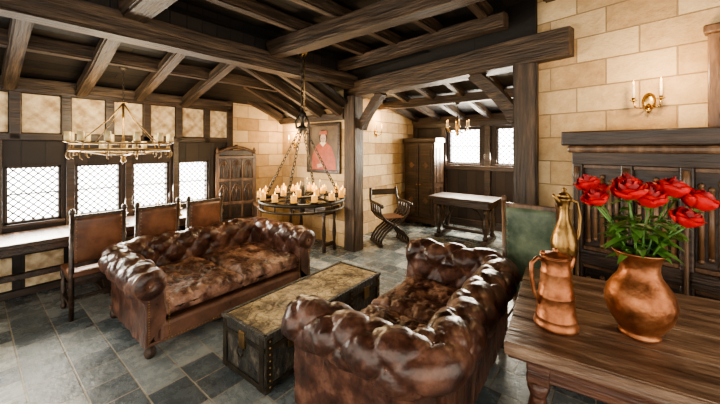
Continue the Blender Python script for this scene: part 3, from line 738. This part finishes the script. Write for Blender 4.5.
# ---------------------------------------------------------------- right oak table and items
TZ=.76; TA=math.radians(7)
def otable():
    m=MB(); W=1.35;L=1.16
    n=4; w=L/n
    for i in range(n):
        b=bmesh.new(); bmesh.ops.create_cube(b,size=1); bmesh.ops.scale(b,vec=(W,w-.003,.065),verts=b.verts)
        bmesh.ops.bevel(b,geom=b.edges[:],offset=.007,segments=3,affect='EDGES')
        m.bm(b,M_top,False,Matrix.Translation((W/2,w*(i+.5),TZ-.0325)))
    m.bb(.015,W-.015,.02,L-.02,TZ-.085,TZ-.062,M_red,.008)
    m.bb(.10,W-.1,.10,L-.1,TZ-.20,TZ-.08,M_red,.006)
    for x in (.14,W-.14):
        for y in (.14,L-.14):
            m.bb(x-.05,x+.05,y-.05,y+.05,TZ-.22,TZ-.08,M_red,.008)
            m.lathe([(.045,.1),(.05,.13),(.03,.16),(.06,.28),(.062,.34),(.035,.46),(.05,.5),(.05,.54)],M_red,c=(x,y,0),n=20)
            m.bb(x-.05,x+.05,y-.05,y+.05,0,.11,M_red,.008)
    for y in (.14,L-.14): m.bb(.14,W-.14,y-.03,y+.03,.03,.09,M_red)
    m.obj('rustic_oak_table',loc=(-.44,1.65,0),rz=TA)
otable()
def pitcher():
    m=MB()
    m.lathe([(.100,0),(.104,.006),(.104,.02),(.098,.03),(.096,.05),(.098,.055),(.094,.06),(.084,.16),(.086,.166),(.082,.172),(.070,.28),(.073,.288),(.068,.295),(.066,.34),(.072,.36),(.074,.366),(.066,.362),(.05,.33)],M_copper,n=36)
    m.lathe([(.072,.366),(.070,.372),(.05,.382),(.02,.388),(.010,.396),(.014,.404),(.001,.41)],M_copper,n=28)
    m.tube([(.05,0,.30),(.075,0,.325),(.088,0,.352),(.098,0,.368)],[.026,.022,.016,.010],M_copper,n=12)
    m.tube([(-.066,0,.345),(-.10,0,.36),(-.13,0,.33),(-.13,0,.26),(-.118,0,.18),(-.085,0,.12)],[.009,.011,.011,.010,.009,.008],M_copper,n=10)
    m.sph((-.07,0,.385),.014,M_copper)
    m.obj('copper_pitcher',loc=(-.265,1.97,TZ),rz=math.radians(40))
pitcher()
def vase():
    m=MB()
    m.lathe([(.078,0),(.085,.006),(.083,.018),(.076,.024),(.098,.05),(.128,.10),(.142,.15),(.144,.185),(.133,.23),(.108,.27),(.088,.30),(.080,.33),(.081,.36),(.089,.39),(.106,.415),(.112,.42),(.108,.424),(.096,.41),(.080,.385),(.072,.35),(.072,.32)],M_copper,n=48)
    def rose(c,tilt,az,s):
        R=Matrix.Translation(c)@Matrix.Rotation(az,4,'Z')@Matrix.Rotation(tilt,4,'Y')@Matrix.Scale(s,4)
        for ly in range(7):
            n=3 if ly<3 else 5; rr=.008+.0075*ly; hh=.088-.0045*ly
            ph=random.uniform(0,6)
            for p in range(n):
                a0=2*pi*p/n+ph; hw=1.1*pi/n+.15
                vs=[];fs=[];U=9;Vn=8; jt=random.uniform(-.005,.005)
                for j in range(Vn):
                    t=j/(Vn-1)
                    for i in range(U):
                        s_=-1+2*i/(U-1)
                        belly=math.sin(min(1,t*1.35+.15)*pi/2)
                        r_=rr*(.2+.85*belly)-.35*rr*max(0,t-.55)*(2 if ly<3 else .5)
                        if ly>=5: r_+= (ly-4)*.014*max(0,t-.78)*2.2
                        r_+= .0025*s_*(1+ly*.3)
                        a=a0+s_*hw*(.4+.6*math.sin(pi*min(.85,t*.7+.18)))
                        z=(hh+jt)*t*(1-.16*s_*s_*t)
                        if ly>=5: z-=.03*max(0,t-.8)*(ly-4)
                        vs.append((r_*math.cos(a),r_*math.sin(a),z))
                for j in range(Vn-1):
                    for i in range(U-1): fs.append([j*U+i,j*U+i+1,(j+1)*U+i+1,(j+1)*U+i])
                m.add(vs,fs,M_rose2 if ly in (0,1,2,4) else M_rose,True,R)
        m.lathe([(.004,-.018),(.014,-.008),(.016,.004),(.01,.01)],M_leaf,n=10,M=R)
        for p in range(5):
            a=2*pi*p/5; c_,s_=math.cos(a),math.sin(a)
            m.add([(.012*c_-.006*s_,.012*s_+.006*c_,0),(.012*c_+.006*s_,.012*s_-.006*c_,0),(.045*c_,.045*s_,-.012)],[[0,1,2]],M_leaf,True,R)
    def leaf(p,d,l,w):
        d=Vector(d).normalized(); s=d.cross(Vector((0,0,1)))
        if s.length<.1: s=Vector((1,0,0))
        s.normalize(); u=s.cross(d); vs=[];fs=[];n=7
        for i in range(n):
            t=i/(n-1); ww=w*math.sin(pi*min(1,t**.8))*(1-.2*t); c=Vector(p)+d*l*t-Vector((0,0,l*.35*t*t))
            vs+= [c-s*ww+u*ww*.3,c,c+s*ww+u*ww*.3]
        for i in range(n-1):
            fs.append([i*3,i*3+1,i*3+4,i*3+3]); fs.append([i*3+1,i*3+2,i*3+5,i*3+4])
        m.add(vs,fs,M_leaf,True)
    cr=Vector((.776,.631,0)); cf=Vector((-.631,.776,0))
    L=[(-.21,.00,.655,1.0),(-.12,-.08,.70,1.15),(-.15,.14,.71,1.0),(-.02,-.07,.66,1.15),(.02,.10,.715,1.05),(.06,-.16,.59,1.0),(.13,-.02,.70,1.15),(.22,-.06,.645,1.15),(.32,.04,.64,1.05),(.20,.13,.68,1.0),(-.05,.22,.67,1.0),(.12,.20,.68,1.0),(.28,.10,.68,1.05)]
    for (u,f,z,s) in L:
        h=cr*u+cf*f+Vector((0,0,z)); b=cr*u*.15+cf*f*.18+Vector((0,0,.36))
        mid=b.lerp(h,.5)+Vector((0,0,.03))
        pts=[b*1.0+Vector((0,0,-.1)),b,mid,h-Vector((0,0,.015))]
        m.tube(pts,.0045,M_leaf,n=6)
        tl=math.atan2(math.hypot(u,f)*1.1,.5); az=math.atan2(h.y,h.x)
        rose(h,tl*.8,az,s)
        for k in range(7):
            t=random.uniform(.05,.85); p=b.lerp(h,t); a=random.uniform(0,2*pi)
            leaf(p,(math.cos(a),math.sin(a),random.uniform(-.1,.5)),random.uniform(.06,.10),random.uniform(.018,.028))
    for k in range(60):
        a=random.uniform(0,2*pi); p=Vector((math.cos(a)*.05,math.sin(a)*.05,.42+random.uniform(0,.16)))
        leaf(p,(math.cos(a),math.sin(a),random.uniform(-.2,.7)),random.uniform(.08,.15),random.uniform(.02,.032))
    m.obj('rose_vase',loc=(.075,2.14,TZ))
vase()
def ewer():
    m=MB()
    m.lathe([(.06,0),(.064,.01),(.034,.03),(.025,.08),(.055,.14),(.080,.23),(.082,.30),(.055,.39),(.032,.45),(.027,.52),(.040,.58),(.050,.60),(.034,.58)],M_bronze,n=28)
    m.tube([(.034,0,.58),(.095,0,.565),(.12,0,.46),(.11,0,.34),(.074,0,.25)],.010,M_bronze)
    m.tube([(-.028,0,.55),(-.055,0,.59),(-.082,0,.62)],[.020,.015,.010],M_bronze)
    m.lathe([(.045,.60),(.03,.625),(.010,.64),(.016,.655),(.002,.67)],M_bronze,n=18)
    m.obj('bronze_ewer',loc=(-.30,2.60,TZ),rz=math.radians(45))
ewer()

# ---------------------------------------------------------------- lights
def area(name,loc,target,sx,sy,e,c):
    l=bpy.data.lights.new(name,'AREA'); l.shape='RECTANGLE'; l.size=sx;l.size_y=sy; l.energy=e; l.color=c
    o=bpy.data.objects.new(name,l); bpy.context.collection.objects.link(o); o.location=loc
    d=Vector(target)-Vector(loc); o.rotation_euler=d.to_track_quat('-Z','Y').to_euler(); return o
def point(name,loc,e,c=(1,.7,.4),r=.06):
    l=bpy.data.lights.new(name,'POINT'); l.energy=e;l.color=c;l.shadow_soft_size=r
    o=bpy.data.objects.new(name,l); bpy.context.collection.objects.link(o); o.location=loc
area('window_light',(XW+.12,1.2,1.17),(-3,1.4,.3),2.6,.6,125,(1,.91,.76))
area('window_light',(-2.3,YB-.12,1.74),(-2.2,3,.2),1.6,.7,150,(1,.90,.72))
point('sconce_light',(.22,3.05,2.25),14); point('sconce_light',(-4.95,3.9,2.0),14); point('sconce_light',(-3.7,5.3,2.3),14)
point('chandelier_light',(-3.28,2.82,1.5),50,(1,.74,.42),.3)
point('chandelier_light',(-4.5,1.16,2.05),30,(1,.8,.5),.3)
w=bpy.data.worlds.new('World'); bpy.context.scene.world=w; w.use_nodes=True
bg=w.node_tree.nodes['Background']; bg.inputs[0].default_value=(1,.91,.78,1); bg.inputs[1].default_value=2.5
bpy.context.scene.view_settings.exposure=.52
try: bpy.context.scene.view_settings.look='AgX - Medium High Contrast'
except Exception as e: print(e)

# ---------------------------------------------------------------- camera
cd=bpy.data.cameras.new('Camera'); cam=bpy.data.objects.new('Camera',cd); bpy.context.collection.objects.link(cam)
cd.sensor_width=36; cd.lens=16; cd.shift_y=-.075; cd.clip_start=.05
cam.location=(0,0,1.7); cam.rotation_euler=(pi/2,0,math.atan2(.631,.776))
bpy.context.scene.camera=cam
